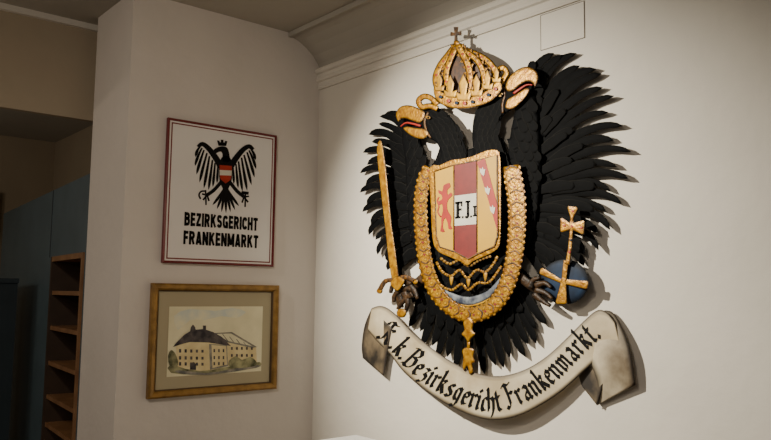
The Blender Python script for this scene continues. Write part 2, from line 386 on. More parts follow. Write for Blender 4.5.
# ------------------------------------------------------------------ framed picture
y0,y1,z0,z1=rectA([(152,283.5),(279,285),(276,388),(147.5,400)],.02)
org=Vector((0,(y0+y1)/2,z0))
pic=empty("framed_picture",org,"watercolour of a large house in a gilt wooden frame","picture")
gfr=mat("aged_gilt_wood",(.32,.175,.04),.4,.3,scale=25,col2=(.19,.10,.02)); gin=mat("dark_gilt_edge",(.08,.042,.014),.5)
matm=mat("olive_mat_board",(.40,.345,.22),.8,var=.03,scale=3)
b=B('A'); frame(b,y0,y1,z0,z1,.032,0.001,.032,gfr); b.obj("frame",parent=pic,org=org,label="aged gilt wooden frame")
b=B('A'); box(b,.002,.010,y0+.02,y1-.02,z0+.02,z1-.02,matm); b.obj("mat",parent=pic,org=org,label="olive beige mat board")
b=B('A'); frame(b,y0+.030,y1-.030,z0+.030,z1-.030,.006,.010,.022,gin)
b.obj("inner_frame_edge",parent=pic,org=org,label="dark gilt inner edge")
paper=mat("cream_paper",(.80,.74,.50),.8,scale=7,col2=(.68,.63,.42))
wh=mat("ivory_facade_wash",(.80,.68,.38),.8,var=.05,scale=14,col2=(.62,.50,.26)); gw=mat("grey_shadow_wash",(.34,.31,.25),.8,scale=25,col2=(.12,.12,.11))
rf=mat("dark_roof_wash",(.025,.022,.03),.8,scale=25,col2=(.12,.10,.095)); grn=mat("green_wash",(.05,.055,.025),.8,scale=22,col2=(.40,.38,.20)); skyw=mat("pale_blue_wash",(.46,.54,.56),.8,scale=8,col2=(.78,.73,.50))
b=B('A')
pa=onA(168,307,.011);pb=onA(262,306,.011);pc=onA(262,371,.011);pd=onA(168,377,.011)
ya,yb=(pa[0]+pd[0])/2,(pb[0]+pc[0])/2; za,zb=(pc[1]+pd[1])/2,(pa[1]+pb[1])/2
shape(b,[(ya,za),(yb,za),(yb,zb),(ya,zb)],.0101,paper,t=.001,sm=0,uv=True)
def fl(pts,mt,k=0,sm=0): shape(b,pts,.0112+k*.0003,mt,t=.0002,sm=sm)
fl([(174,316),(190,309),(215,311),(232,308),(246,312),(236,318),(222,316),(205,320),(190,320),(178,330)],skyw,0,2)
fl([(171,364),(200,369),(226,367),(245,364),(260,362),(259,367),(240,370),(200,374),(171,373)],grn,0,2)
fl([(224,338),(256,347),(257,362),(227,366)],wh,2)
fl([(214,333),(232,332),(257,347),(252,348),(226,342)],gw,3)
fl([(216,334),(231,333.5),(252,346),(228,341)],paper,3.5)
for c in range(4): fl([(222+c*7,334+c*2.6),(223+c*7,334+c*2.6),(229+c*6,342+c*1.4),(228+c*6,342+c*1.4)],gw,4)
fl([(176,346),(180,343),(192,341.5),(205,342),(226,343),(227,366),(212,370),(200,371),(186,369),(177,366)],wh,4,0)
fl([(209,344),(227,345),(228,366),(210,370)],gw,5)
fl([(211.5,345),(226,346),(227,364.5),(212.5,368)],wh,5.5)
fl([(173,347),(176,343),(184,335),(192,330),(204,329),(213,332),(222,337),(231,346),(218,344),(208,342.5),(190,342),(182,344)],rf,6,1)
fl([(190,332),(191,327),(193,324.5),(195,327),(196,331)],rf,7); fl([(203,331),(203,325.5),(206,325.5),(206,331)],rf,7)
for r in (349,356,362):
    for c in range(5): fl([(179+c*5.6,r+c*.2),(181.2+c*5.6,r+c*.2),(181.2+c*5.6,r+3.6),(179+c*5.6,r+3.6)],rf,7)
    for c in range(3): fl([(213.5+c*4.6,r),(215.1+c*4.6,r),(215.1+c*4.6,r+3.2),(213.5+c*4.6,r+3.2)],rf,7)
    for c in range(5): fl([(231+c*5,r-2),(232.8+c*5,r-2),(232.8+c*5,r+.8),(231+c*5,r+.8)],rf,7)
fl([(190,363),(194,362),(196,364),(196,370),(190,369.5)],rf,8)
fl([(168,356),(171,350),(175,353),(178,361),(177,367),(170,367)],grn,8,2); fl([(178,370),(206,373),(232,369),(258,365),(256,368),(208,375),(178,373)],gw,8,2)
fl([(229,361),(236,356),(242,360),(250,357),(256,361),(255,366),(240,368),(230,367)],grn,9,2)
b.obj("drawing",parent=pic,org=org,label="watercolour drawing of a hipped-roof house on cream paper")
# ------------------------------------------------------------------ COAT OF ARMS
org=Vector((onB(468,240,.05)[0],0,onB(468,240,.05)[1]))
coa=empty("coat_of_arms",org,"large painted double-headed black eagle crest with golden crown","coat of arms")
def part(b,name,label=None,parent=None,**k): return b.obj(name,parent=parent or coa,org=org,label=label,**k)
cx,cz=org.x,org.z
for (x,z) in ((cx-.2,cz+.15),(cx+.1,cz+.2),(cx,cz-.25)):
    b=B(); box(b,x-.05,x+.05,-.019,0,z-.02,z+.02,wood); part(b,"mounting_batten","wooden spacer fixing the crest to the wall")
# wings
DW=.034
def wing(tips,roots,w,dbase,ctrl,cov,cs=1):
    b=B(); n=len(tips)
    for i,(tp,ro) in enumerate(zip(tips,roots)):
        c=ctrl(i/(n-1),ro,tp)
        feather(b,ro,c,tp,w*(.85+.3*random.random()),dbase+.0005*i,black,lift=.002,d1=dbase+.002+.008*random.random()+.0003*i,N=20,curl=cs*random.uniform(3,9),taper=.42)
    for i,(ro,c,tp,ww) in enumerate(cov): feather(b,ro,c,tp,ww*random.uniform(.85,1.1),dbase+.013+.0002*i,black,lift=.001,d1=dbase+.014+.0002*i,N=14,taper=.4,curl=cs*random.uniform(0,4))
    return b
tipsR=[(537,63),(549,49),(560,52),(571,47),(577,62),(592,62),(599,69),(601,84),(613,93),(607,108),(622,121),(613,135),(631,147),(617,162),(629,175),(612,184),(623,199),(607,208),(614,222),(600,230),(603,244),(589,250),(587,263),(574,266),(558,276),(546,286)]
nR=len(tipsR); rootsR=[(520+8*math.sin(i/(nR-1)*3),128+ i/(nR-1)*118) for i in range(nR)]
def ctR(t,ro,tp):
    mx_,my=(ro[0]+tp[0])/2,(ro[1]+tp[1])/2; dx,dy=tp[0]-ro[0],tp[1]-ro[1]
    return (mx_+dy*.20*(1-t*.3), my-dx*.20)
covR=[]
for row,(r0,l,m) in enumerate(((26,44,12),(10,36,9))):
    for i in range(m):
        t=i/(m-1); bx,by=521+9*math.sin(t*3),112+t*128
        ang=math.radians(-78+t*112)
        sx,sy=bx+r0*math.cos(ang)*.8,by+r0*math.sin(ang)*.6
        k=random.uniform(.75,1.12); ex,ey=sx+l*k*math.cos(ang),sy+l*k*math.sin(ang)
        covR.append(((sx,sy),((sx+ex)/2+1,(sy+ey)/2-5),(ex,ey),5.8))
b=wing(tipsR,rootsR,5.0,DW,ctR,covR)
wso=[(520,102),(530,90),(537,104),(540,140),(541,180),(536,225),(528,250),(515,248),(508,220),(506,180),(509,150),(514,120)]
shape(b,wso,DW+.019,blackb,h=.02,r=.04,step=.012,sm=3)
scales(b,wso,DW+.019,.02,.04,dx=9,dy=10,ln=17,w=5,lean=lambda x,y:(.42,.85))
wr=part(b,"wing","broad black wing of long ragged feathers",recalc=False); solid(wr,.0015)
tipsL=[(389,107),(382,112),(380,121),(371,127),(373,138),(364,146),(368,156),(360,166),(365,177),(359,187),(365,197),(361,207),(368,217),(365,228),(374,237),(373,249),(382,256),(385,268),(394,274)]
nL=len(tipsL); rootsL=[(421-3*math.sin(i/(nL-1)*3),150+i/(nL-1)*100) for i in range(nL)]
def ctL(t,ro,tp):
    mx_,my=(ro[0]+tp[0])/2,(ro[1]+tp[1])/2; dx,dy=tp[0]-ro[0],tp[1]-ro[1]
    return (mx_-dy*.20*(1-t*.3),my+dx*.22)
covL=[]
for row,(r0,l,m) in enumerate(((15,26,9),(5,21,8))):
    for i in range(m):
        t=i/(m-1); bx,by=421,144+t*104; ang=math.radians(180+62-t*90)
        sx,sy=bx+r0*math.cos(ang)*.75,by+r0*math.sin(ang)
        ex,ey=sx+l*math.cos(ang)*.8,sy+l*math.sin(ang)
        covL.append(((sx,sy),((sx+ex)/2,(sy+ey)/2-2),(ex,ey),5.2))
b=wing(tipsL,rootsL,4.3,DW,ctL,covL,-1)
wso=[(404,122),(411,126),(420,142),(426,160),(430,180),(430,240),(420,255),(411,235),(408,200),(406,160),(403,140)]
shape(b,wso,DW+.018,blackb,h=.018,r=.035,step=.012)
scales(b,wso,DW+.018,.018,.035,dx=7,dy=9,ln=14,w=4,lean=lambda x,y:(-.3,.9))
wl_=part(b,"wing","narrow black wing of ragged feathers behind the sword",recalc=False); solid(wl_,.0015)
# tail
b=B()
tt=[(414,303),(416,315),(412,328),(424,332),(424,346),(436,346),(440,358),(450,357),(458,369),(470,377),(484,374),(492,366),(503,368),(510,357),(522,358),(526,345),(537,343),(534,330),(544,326),(536,312),(540,300)]
for i,tp in enumerate(tt):
    k=(i/(len(tt)-1)-.5); ro=(470+k*60,262-abs(k)*8); feather(b,ro,((ro[0]+tp[0])/2+k*14,(ro[1]+tp[1])/2-8*abs(k)),tp,5.4,DW+.0006*(10-abs(i-10)),black,lift=.002,d1=DW+.004+.006*random.random(),N=16,taper=.4,curl=(1 if k<0 else -1)*random.uniform(-1,4))
for q,(w_,e_) in enumerate(((105,332),(80,345))):
    for i in range(9):
        k=i/8-.5; feather(b,(470+k*50,272),(470+k*80,300),(470+k*w_,e_-abs(k)*40),5.4,DW+.012+.0004*i,black,lift=.002,N=12,taper=.3)
tl=part(b,"tail","fan of black tail feathers",recalc=False); solid(tl,.0015)
# body
b=B(); bo=[(444,140),(455,146),(466,150),(478,146),(490,138),(502,138),(508,155),(513,180),(518,230),(516,270),(505,300),(488,318),(470,326),(452,318),(436,302),(426,275),(421,240),(421,200),(426,175),(436,160)]
shape(b,bo,.056,blackb,h=.02,r=.06,step=.014); scales(b,bo,.056,.02,.06,dx=7.5,dy=8,ln=13,w=4.2)
part(b,"eagle_body","black scaled eagle body",recalc=False)
# legs / claws
def claw(pts,toes,name):
    b=B(); band(b,pts,4.6,.070,bronze,h=.016,n=7)
    for t in toes:
        band(b,t,3.2,.084,bronze,h=.020,n=5,wf=lambda q:1.1-.6*q)
    part(b,name,"dark bronze clawed foot")
claw([(430,272),(420,281),(408,290)],[[(412,284),(402,281),(393,286),(391,293)],[(412,289),(403,289),(395,295),(394,302)],[(413,294),(408,297),(402,303),(398,309)],[(410,286),(415,291),(418,299)],[(404,292),(408,302),(406,310)]],"eagle_claw")
claw([(512,268),(524,280),(538,290)],[[(536,286),(545,283),(552,288)],[(536,290),(546,293),(553,299)],[(534,294),(543,301),(551,306)],[(530,288),(534,280),(541,278)]],"eagle_claw")
# heads
b=B()
ho=[(436,168),(441,154),(438,144),(431,139),(424,138),(419,132),(416,125),(415,117),(420,111),(429,107),(439,108),(449,115),(457,126),(463,140),(468,156),(466,172),(450,176)]
shape(b,ho,.066,blackb,h=.02,r=.03,step=.009); scales(b,ho,.066,.02,.03,dx=5.5,dy=6.5,ln=10,w=2.8,lean=lambda x,y:(.35,.9) if y>122 else (.8,.55))
hl=part(b,"eagle_head","black eagle head with open golden beak",recalc=False)
b=B()
shape(b,[(425,112),(419,108.5),(411,105.5),(403,106),(398,110),(396.5,116),(399,122),(401.5,119),(406,118.5),(413,121),(420,123),(424,119)],.078,gold,h=.010,r=.018,step=.004)
part(b,"upper_beak","golden hooked beak",parent=hl)
b=B();shape(b,[(425,129),(416,128),(408,126.5),(404,128.5),(408,133),(415,137.5),(424,139),(429,134)],.076,gold,h=.009,r=.016,step=.004)
part(b,"lower_beak","golden lower beak",parent=hl)
b=B(); band(b,[(421,126),(412,123.5),(406,123),(401,126.5)],1.1,.082,redl,h=.004,wf=lambda q:1-.5*q); part(b,"tongue","red tongue",parent=hl)
b=B(); shape(b,ell(428.5,117.5,2.6,1.7,12,.3),.082,goldf,h=.002,r=.012,step=.004,sm=0); shape(b,ell(428.2,117.5,1.0,1.0),.087,ink,t=.001,sm=0); part(b,"eye","small golden eye",parent=hl)
b=B(); band(b,[(431,138),(427,131),(425,121),(429,112)],.9,.077,goldd,h=.003); part(b,"cheek_line","thin painted gold face line",parent=hl)
b=B()
ho=[(476,168),(474,150),(473,132),(475,116),(481,104),(490,95),(499,88),(508,84),(517,85),(521,92),(519,102),(513,109),(505,114),(500,122),(500,136),(505,152),(510,170),(492,176)]
shape(b,ho,.066,blackb,h=.022,r=.032,step=.009); scales(b,ho,.066,.022,.032,dx=5.5,dy=6.5,ln=10,w=2.8,lean=lambda x,y:(-.3,.9) if y<130 else (.1,.95))
hr=part(b,"eagle_head","black eagle head with golden beak turned outward",recalc=False)
b=B()
shape(b,[(506,88),(508.5,79),(515,72),(523,67.5),(531,67.5),(537.5,72.5),(538.5,80),(535.5,87),(533,83),(528,81.5),(522,84),(516,89),(510,92)],.078,gold,h=.011,r=.020,step=.004)
part(b,"upper_beak","golden hooked beak",parent=hr)
b=B();shape(b,[(506,108),(508,100),(514,96),(521,91.5),(527,88),(530,90),(527,96),(521,103),(513,109)],.076,gold,h=.009,r=.016,step=.004)
part(b,"lower_beak","golden lower beak",parent=hr)
b=B(); band(b,[(514,93.5),(521,88.5),(527,85),(533,85)],1.1,.084,redl,h=.004,wf=lambda q:1-.5*q); part(b,"tongue","red tongue",parent=hr)
b=B(); shape(b,ell(501,95,2.7,1.8,12,-.5),.084,goldf,h=.002,r=.012,step=.004,sm=0); shape(b,ell(501.4,95,1.0,1.0),.089,ink,t=.001,sm=0); part(b,"eye","small golden eye",parent=hr)
b=B(); band(b,[(503,113),(503,104),(505,96),(504,87)],.9,.077,goldd,h=.003); part(b,"cheek_line","thin painted gold face line",parent=hr)
# crown
b=B()
shape(b,[(441,97),(436,85),(437,73),(443,63),(450,53),(457,46),(464,53),(472,53),(480,56),(488,63),(494,72),(495,86),(486,96),(462,101)],.070,redcap,h=.03,r=.05,step=.010)
crown=part(b,"crown","golden imperial crown with dark gold-red cap")
def at(path,L,s):
    s=max(0,min(L[-1]-1e-6,s))
    for i in range(1,len(L)):
        if L[i]>=s:
            k=(s-L[i-1])/(L[i]-L[i-1] or 1); a,c=path[i-1],path[i]; l=math.hypot(c[0]-a[0],c[1]-a[1]) or 1
            return a[0]+(c[0]-a[0])*k,a[1]+(c[1]-a[1])*k,(c[0]-a[0])/l,(c[1]-a[1])/l
def arch(pts,w,d,side):
    b=B(); band(b,pts,w,d,gold,h=.006)
    q=cr(pts,6,False); LL=[0]
    for i in range(1,len(q)): LL.append(LL[-1]+math.hypot(q[i][0]-q[i-1][0],q[i][1]-q[i-1][1]))
    m=max(3,int(LL[-1]/7))
    for i in range(m):
        x,y,tx,ty=at(q,LL,LL[-1]*(i+.5)/m)
        shape(b,ell(x,y,1.2,1.2,8),d+.003,goldd if i%2 else redl,h=.005,r=.006,step=.005,sm=0,t=.003)
        for s in side:
            ox,oy=x+ty*s*w*.8,y-tx*s*w*.8
            shape(b,[(ox-tx*2.4,oy-ty*2.4),(ox+ty*s*3.4+tx*1.6,oy-tx*s*3.4+ty*1.6),(ox+tx*2.4,oy+ty*2.4)],d-.001,gold,h=.003,r=.009,step=.005,sm=0)
    part(b,"crown_arch","jewelled golden arch with leafy spikes",parent=crown)
arch([(440,94),(436,80),(440,67),(448,56),(456,46)],3.4,.082,(-1,))
arch([(453,98),(447,84),(447,71),(451,59),(457,45)],3.2,.088,(1,))
arch([(466,98),(470,82),(469,67),(464,56),(458,45)],3.8,.091,(1,-1))
arch([(480,95),(485,82),(482,68),(475,58),(461,49)],3.2,.088,(-1,))
arch([(494,84),(496,73),(490,63),(480,56),(465,50)],3.2,.082,(1,))
b=B()
shape(b,[(435,87),(446,94),(460,97),(474,96),(488,90),(499,80),(502.5,89),(492,101),(476,107),(460,109),(445,106),(436,98)],.092,gold,h=.010,r=.014,step=.006)
for (x,y,s) in ((440,86,1),(451,91,1.25),(464,93,1.5),(477,90,1.25),(488,84,1.1),(497,78,.9)):
    shape(b,[(x-4*s,y+5*s),(x-5.5*s,y-1*s),(x-2*s,y+.5*s),(x-3*s,y-6*s),(x,y-13*s),(x+3*s,y-6*s),(x+2*s,y+.5*s),(x+5.5*s,y-1*s),(x+4*s,y+5*s)],.099,goldf,h=.006,r=.010,step=.005,sm=1)
for i,(x,y) in enumerate(((441,97),(449,101),(457,103),(465,103.5),(473,102),(481,99.5),(489,95),(496,89))): shape(b,ell(x,y,1.8,1.8,10),.101,redl if i%2 else bluem,h=.004,r=.006,step=.005,sm=0)
part(b,"crown_circlet","jewelled gold circlet with lily finials",parent=crown)
for pth in ([(438,105),(431,98),(424,96.5),(419,101),(422,107),(430,106),(438,109)],[(499,86),(504,79),(507,73),(504,68),(499,70),(496,76)]):
    b=B(); band(b,pth,2.8,.086,gold,h=.008); part(b,"crown_ribbon","curled gold ribbon",parent=crown)
def cross(b,x,y,s,d,mt):
    shape(b,[(x-.8*s,y+5*s),(x-.7*s,y+1*s),(x-3.4*s,y+1.5*s),(x-3.4*s,y-1.2*s),(x-.7*s,y-.7*s),(x-1.3*s,y-4.5*s),(x+1.3*s,y-4.5*s),(x+.7*s,y-.7*s),(x+3.4*s,y-1.7*s),(x+3.4*s,y+1*s),(x+.7*s,y+1*s),(x+.8*s,y+5*s)],d,mt,t=.006,sm=0)
b=B(); cross(b,456.5,34,1.5,.085,goldd); shape(b,ell(457,43,2.8,2.8,12),.09,gold,h=.01,r=.014,step=.006,sm=0)
part(b,"crown_cross","small dark gold cross on a ball",parent=crown)
# shield
so=[(430,168),(440,165.5),(452,160),(462,159),(474,156),(486,151),(497.5,150),(501,160),(501.5,200),(501,238),(498,249),(486,256),(474,261),(468,266),(462,262),(450,257),(438,251),(433,238),(431.5,205)]
b=B(); shape(b,so,.098,gold,h=.004,r=.006,step=.009,sm=2); shield=part(b,"shield","gold-edged heraldic shield on the breast")
goldy=mat("shield_yellow_paint",(.58,.32,.002),.5,var=.04,scale=12)
b=B(); D0=.1055
def ol(p,w,d=D0): band(b,p,w,d+.0006,goldd,h=.0005,t=.0008,sm=0)
shape(b,[(434.5,171.5),(454,165),(454,251.5),(440,247),(436.5,236)],D0,goldy,t=.001,sm=0)
shape(b,[(477,160.5),(497,155),(497.5,236),(494,246.5),(477,254)],D0,goldy,t=.001,sm=0)
shape(b,[(454,165),(477,160.5),(477,193),(454,196)],D0,redm,t=.001,sm=0)
shape(b,[(454,196),(477,193),(477,224),(454,226)],D0,whitep,t=.001,sm=0)
shape(b,[(454,226),(477,224),(477,254),(468,259),(454,251.5)],D0,redm,t=.001,sm=0)
shape(b,[(477,162),(485,158.5),(497.4,205),(497.5,231)],D0+.0013,redl,t=.001,sm=0)
for p in ([(434.5,171.5),(454,165),(477,160.5),(497,155),(497.5,236),(494,246.5),(477,254),(468,259),(454,251.5),(440,247),(436.5,236),(434.5,171.5)],[(454,165.5),(454,250)],[(477,161),(477,252.5)]): ol(p,.7)
part(b,"shield_field","gold, dark red and white painted fields",parent=shield)
b=B()
lion=[(446,184),(449.5,183),(450.5,187),(447.5,190),(448,195),(451,192.5),(452.5,195.5),(448.5,199.5),(447,206),(448.5,212),(451.5,217),(450.5,225),(452.5,228.5),(448.8,229),(448,223.5),(445.6,218),(443.5,221),(443,228),(445,231.5),(440.5,231.5),(441.5,225),(441.5,217),(443,211),(442.3,204),(439.5,205),(438.5,201.5),(442.3,199.4),(441.8,195),(439,193.4),(438.6,190),(442.5,191.4),(443.5,186)]
shape(b,lion,D0+.0012,redl,t=.0015,sm=2)
band(b,[(441,217),(438,212),(439,206),(437.5,201),(439,197)],.7,D0+.001,redl,h=.001,t=.001)
part(b,"lion","red rampant lion",parent=shield)
for (x,y) in ((482.5,171),(487.5,190),(492.5,209)):
    b=B(); shape(b,[(x-2.6,y-3),(x-.8,y-1.5),(x+.2,y-4.2),(x+1.3,y-1.3),(x+3,y-2.1),(x+2.2,y+2.1),(x+1.4,y+5),(x-.6,y+3.6),(x-2.2,y+1.1)],D0+.003,whitep,t=.001,sm=0)
    part(b,"small_bird","small white bird on the bend",parent=shield)
b=B()
def bar(x0_,y0_,x1_,y1_): 
    shape(b,[(x0_,y0_),(x1_,y0_-(x1_-x0_)*.12),(x1_,y1_-(x1_-x0_)*.12),(x0_,y1_)],D0+.0012,ink,t=.001,sm=0)
bar(456.4,202,459.2,218);bar(455.2,202,462.4,204.2);bar(458.4,208.6,461.6,210.8);bar(461,202,462.4,206.4);bar(455.2,216.8,460.6,218.8);bar(461.9,216.2,463.6,218.4)
bar(466.9,201,469.2,214);bar(465.4,201,470.4,202.8);shape(b,[(469.2,213),(468.9,216.8),(467,218.6),(465,217.6),(465.4,215.8),(466.9,216),(466.9,213)],D0+.0012,ink,t=.001,sm=2);bar(470.3,215.6,471.9,217.5)
bar(474,206,475.8,216);bar(473,206,476.7,207.6);bar(473,215.0,476.7,216.6)
part(b,"lettering","black initials F.J.I",parent=shield)
# order collar
b=B()
cp=[(430,168),(424,180),(421,203),(422,232),(426,262),(434,288),(450,307),(470,315),(491,308),(505,290),(513,266),(517,235),(517,200),(511,166)]
wfc=lambda q:.80+.42*q
band(b,cp,7.6,.086,gold,h=.004,n=9,wf=wfc)
cc=cr(cp,6,False); L=[0]
for i in range(1,len(cc)): L.append(L[-1]+math.hypot(cc[i][0]-cc[i-1][0],cc[i][1]-cc[i-1][1]))
NN=56
for i in range(NN):
    s=L[-1]*(i+.5)/NN; x,y,tx,ty=at(cc,L,s); wq=7*wfc(s/L[-1]); ro=math.atan2(ty,tx)
    if i%2:
        band(b,[(x-ty*wq*.7,y+tx*wq*.7),(x+tx*3,y+ty*3),(x+ty*wq*.7,y-tx*wq*.7)],.9,.0885,goldd,h=.001,t=.002)
        shape(b,ell(x-tx*1,y-ty*1,1.7,wq*.26,10,ro),.0885,goldf,h=.004,r=.010,step=.005,sm=0,t=.002)
    else:
        for sg in (-1,1): shape(b,ell(x-ty*wq*.45*sg,y+tx*wq*.45*sg,2.7,wq*.20,10,ro+.7*sg),.0885,goldf,h=.004,r=.010,step=.005,sm=0,t=.002)
        shape(b,ell(x,y,1.2,1.2,8),.089,redm,h=.003,r=.006,step=.005,sm=0,t=.002)
    for sg in (-1,1):
        ex,ey=x-ty*wq*1.0*sg,y+tx*wq*1.0*sg
        shape(b,[(ex-tx*2.2,ey-ty*2.2),(ex-ty*1.5*sg,ey+tx*1.5*sg),(ex+tx*2.2,ey+ty*2.2),(ex+ty*1.8*sg,ey-tx*1.8*sg)],.086,gold,h=.003,r=.009,step=.005,sm=2,t=.003)
col=part(b,"order_collar","broad ornate gold chain collar around the shield")
b=B()
for pth in ([(437,262),(443,272),(452,276),(460,270),(468,278),(477,270),(486,272),(494,264),(498,256)],[(434,270),(440,284),(452,290),(462,284),(469,290),(478,283),(490,282),(502,266)],[(441,258),(450,264),(460,260),(469,266),(480,260),(492,256)]):
    q=cr(pth,6,False); LL=[0]
    for i in range(1,len(q)): LL.append(LL[-1]+math.hypot(q[i][0]-q[i-1][0],q[i][1]-q[i-1][1]))
    band(b,pth,1.3,.090,gold,h=.004)
    for i in range(17):
        x,y,tx,ty=at(q,LL,LL[-1]*(i+.5)/17); shape(b,ell(x,y,1.8,1.5,8),.092,goldf,h=.006,r=.012,step=.006,sm=0)
for x,y in ((452,281),(469,283),(486,277)): shape(b,[(x-1.8,y-4),(x+1.8,y-4),(x+1.5,y+1),(x,y+5),(x-1.5,y+1)],.094,goldf,h=.006,r=.012,step=.006)
part(b,"chain_swag","looped gold chains under the shield",parent=col)
b=B()
band(b,[(439,284),(449,295),(469,301),(489,294),(502,278)],4.0,.082,silver,h=.005,wf=lambda q:.3+.7*math.sin(math.pi*q))
band(b,[(440,290),(452,301),(469,306),(488,300),(502,286)],.9,.084,goldf,h=.003)
part(b,"shield_drapery","dark blue grey scalloped drapery",parent=col)
b=B()
shape(b,[(464,322),(469,317),(474,322),(473,330),(476,334),(472,338),(469,343),(466,338),(462,334),(465,330)],.088,gold,h=.012,r=.014,step=.005)
band(b,[(469,340),(469,350)],1.6,.088,gold,h=.006,sm=2)
shape(b,[(463,350),(468,347),(475,350),(474,356),(476,362),(473,364),(474,372),(470,374),(468,366),(465,371),(463,366),(464,358)],.086,gold,h=.012,r=.014,step=.005)
part(b,"fleece_pendant","hanging golden fleece",parent=col)
# sword
b=B(); shape(b,[(380.5,140),(383.5,148),(387.5,180),(392,225),(399,276),(392,278),(386,228),(380.5,182),(377.5,150)],.088,gold,h=.007,r=.010,step=.004,sm=2)
band(b,[(381,150),(384,182),(389,226),(395,272)],1.6,.0905,goldd,h=.001,t=.0008)
for i in range(11):
    k=(i+.5)/11; x=381+14*k;y=150+122*k; shape(b,ell(x,y,1.0,2.4,8,-.12),.092,goldf,h=.002,r=.012,step=.004,t=.0006,sm=0)
sw=part(b,"sword","golden upright sword with dark central groove")
b=B(); band(b,[(380,290),(386,281),(396,280),(405,277),(415,281)],2.2,.099,goldd,h=.007); shape(b,ell(380,291,2.8,2.8,10),.098,gold,h=.007,r=.012,step=.005,sm=0); shape(b,ell(416,282,2.6,2.6,10),.098,gold,h=.007,r=.012,step=.005,sm=0)
shape(b,[(391,283),(397,276),(405,280),(402,287),(398,291),(394,288)],.101,gold,h=.006,r=.010,step=.005)
band(b,[(397,280),(399,296),(401,308)],3.2,.080,bronze,h=.01); shape(b,ell(402,313,4.8,4.8,14),.090,gold,h=.012,r=.014,step=.005,sm=0)
part(b,"sword_hilt","dark gold guard, bronze grip and round pommel",parent=sw)
# orb
b=B(); shape(b,ell(565,282,24,22.5,36),.064,bluem,h=.034,r=.085,step=.010,sm=0); orb=part(b,"globe","dark blue globe with gold band and cross")
b=B()
shape(b,[(541,269),(543,267.5),(561,278.8),(588,281),(589,282.5),(588,288.5),(586,289),(561,283.2),(541,274.5),(540,273)],.080,gold,h=.004,r=.009,step=.005,sm=0)
shape(b,[(564.3,260),(569.2,261),(566.8,281),(567.5,303),(566,304.2),(557.5,304),(556.2,302),(561.8,281)],.081,gold,h=.004,r=.009,step=.005,sm=0)
part(b,"globe_band","thin flared gold bands",parent=orb)
b=B()
shape(b,[(565.8,264),(568.9,245),(570.3,230),(563,232.5),(561,232),(561,218.5),(563,218),(570.5,222.9),(570.9,217.5),(568,208),(568.8,206),(577.5,207),(578.4,209),(574.1,218),(573.9,223.2),(583,220.5),(585,221),(584.5,234),(582.5,234.6),(573.7,230.2),(572.6,246),(570.2,265)],.085,gold,h=.006,r=.012,step=.005,sm=0)
for (x,y) in ((573,211),(564.5,225.5),(581.5,227.5),(572.2,226.3),(571,240),(569.5,252)): shape(b,ell(x,y,1.3,1.3,8),.0905,redl if y!=240 else bluem,h=.003,r=.006,step=.005,t=.002,sm=0)
part(b,"globe_cross","slender jewelled flared gold cross",parent=orb)
# ------------------------------------------------------------------ ribbon
def dB(x): return .050+.018*math.cos((x-485)*math.pi/125)
top=[(372,308),(382,306),(394,313),(410,330),(430,347),(452,362),(476,373),(500,376),(524,370),(546,357),(566,339),(584,321),(597,310.5),(606,312),(614,321)]
bot=[(368,330),(378,342),(390,354),(403,371),(420,386),(443,402),(470,415),(494,420),(518,416),(541,405),(562,391),(582,373),(598,359),(610,353),(622,351)]
tp=cr(top,5,False); bt=cr(bot,5,False)
def ribbon(b,tp,bt,df,mt,mtb=None):
    K=13; vs=[];es=[];fs=[]
    for a,c in zip(tp,bt):
        for j in range(K):
            s=j/(K-1); x=a[0]+(c[0]-a[0])*s; y=a[1]+(c[1]-a[1])*s; dd=df(x,y)
            u,v=onB(x,y,dd); vs.append(to3('B',u,v,dd)); es.append(abs(s*2-1))
    n=len(tp)
    for i in range(n-1):
        for j in range(K-1): fs.append([i*K+j,i*K+j+1,(i+1)*K+j+1,(i+1)*K+j])
    b.add(vs,fs,es,mt,True)
b=B(); ribbon(b,tp,bt,lambda x,y:dB(x),parch)
rb=part(b,"ribbon_banner","curved parchment-coloured ribbon with dark edges",recalc=False); solid(rb,.003)
b=B()
ribbon(b,cr([(372,308),(365,325),(362,345),(363,358)],5,False),cr([(392,328),(389,345),(386,360),(384,376)],5,False),lambda x,y:.022+.0006*(x-362),parchb)
o=part(b,"ribbon_end","dark brown rolled-back ribbon end",parent=rb,recalc=False); solid(o,.003)
b=B()
ribbon(b,cr([(600,311),(612,312),(622,328),(630,352),(635.5,385)],6,False),cr([(592,366),(595,374),(598,384),(598,396),(597,405.5)],6,False),lambda x,y:.016+.020*math.sin(max(0,min(1,(y-312)/92))*math.pi),parche)
o=part(b,"ribbon_end","stained ribbon end curling downward",parent=rb,recalc=False); solid(o,.003)
b=B()
ribbon(b,cr([(584,369),(579,374),(582,386)],6,False),cr([(604,360),(603,384),(597,405)],6,False),lambda x,y:.014+.0006*(x-578),parchb)
o=part(b,"ribbon_fold","dark folded underside",parent=rb,recalc=False); solid(o,.003)
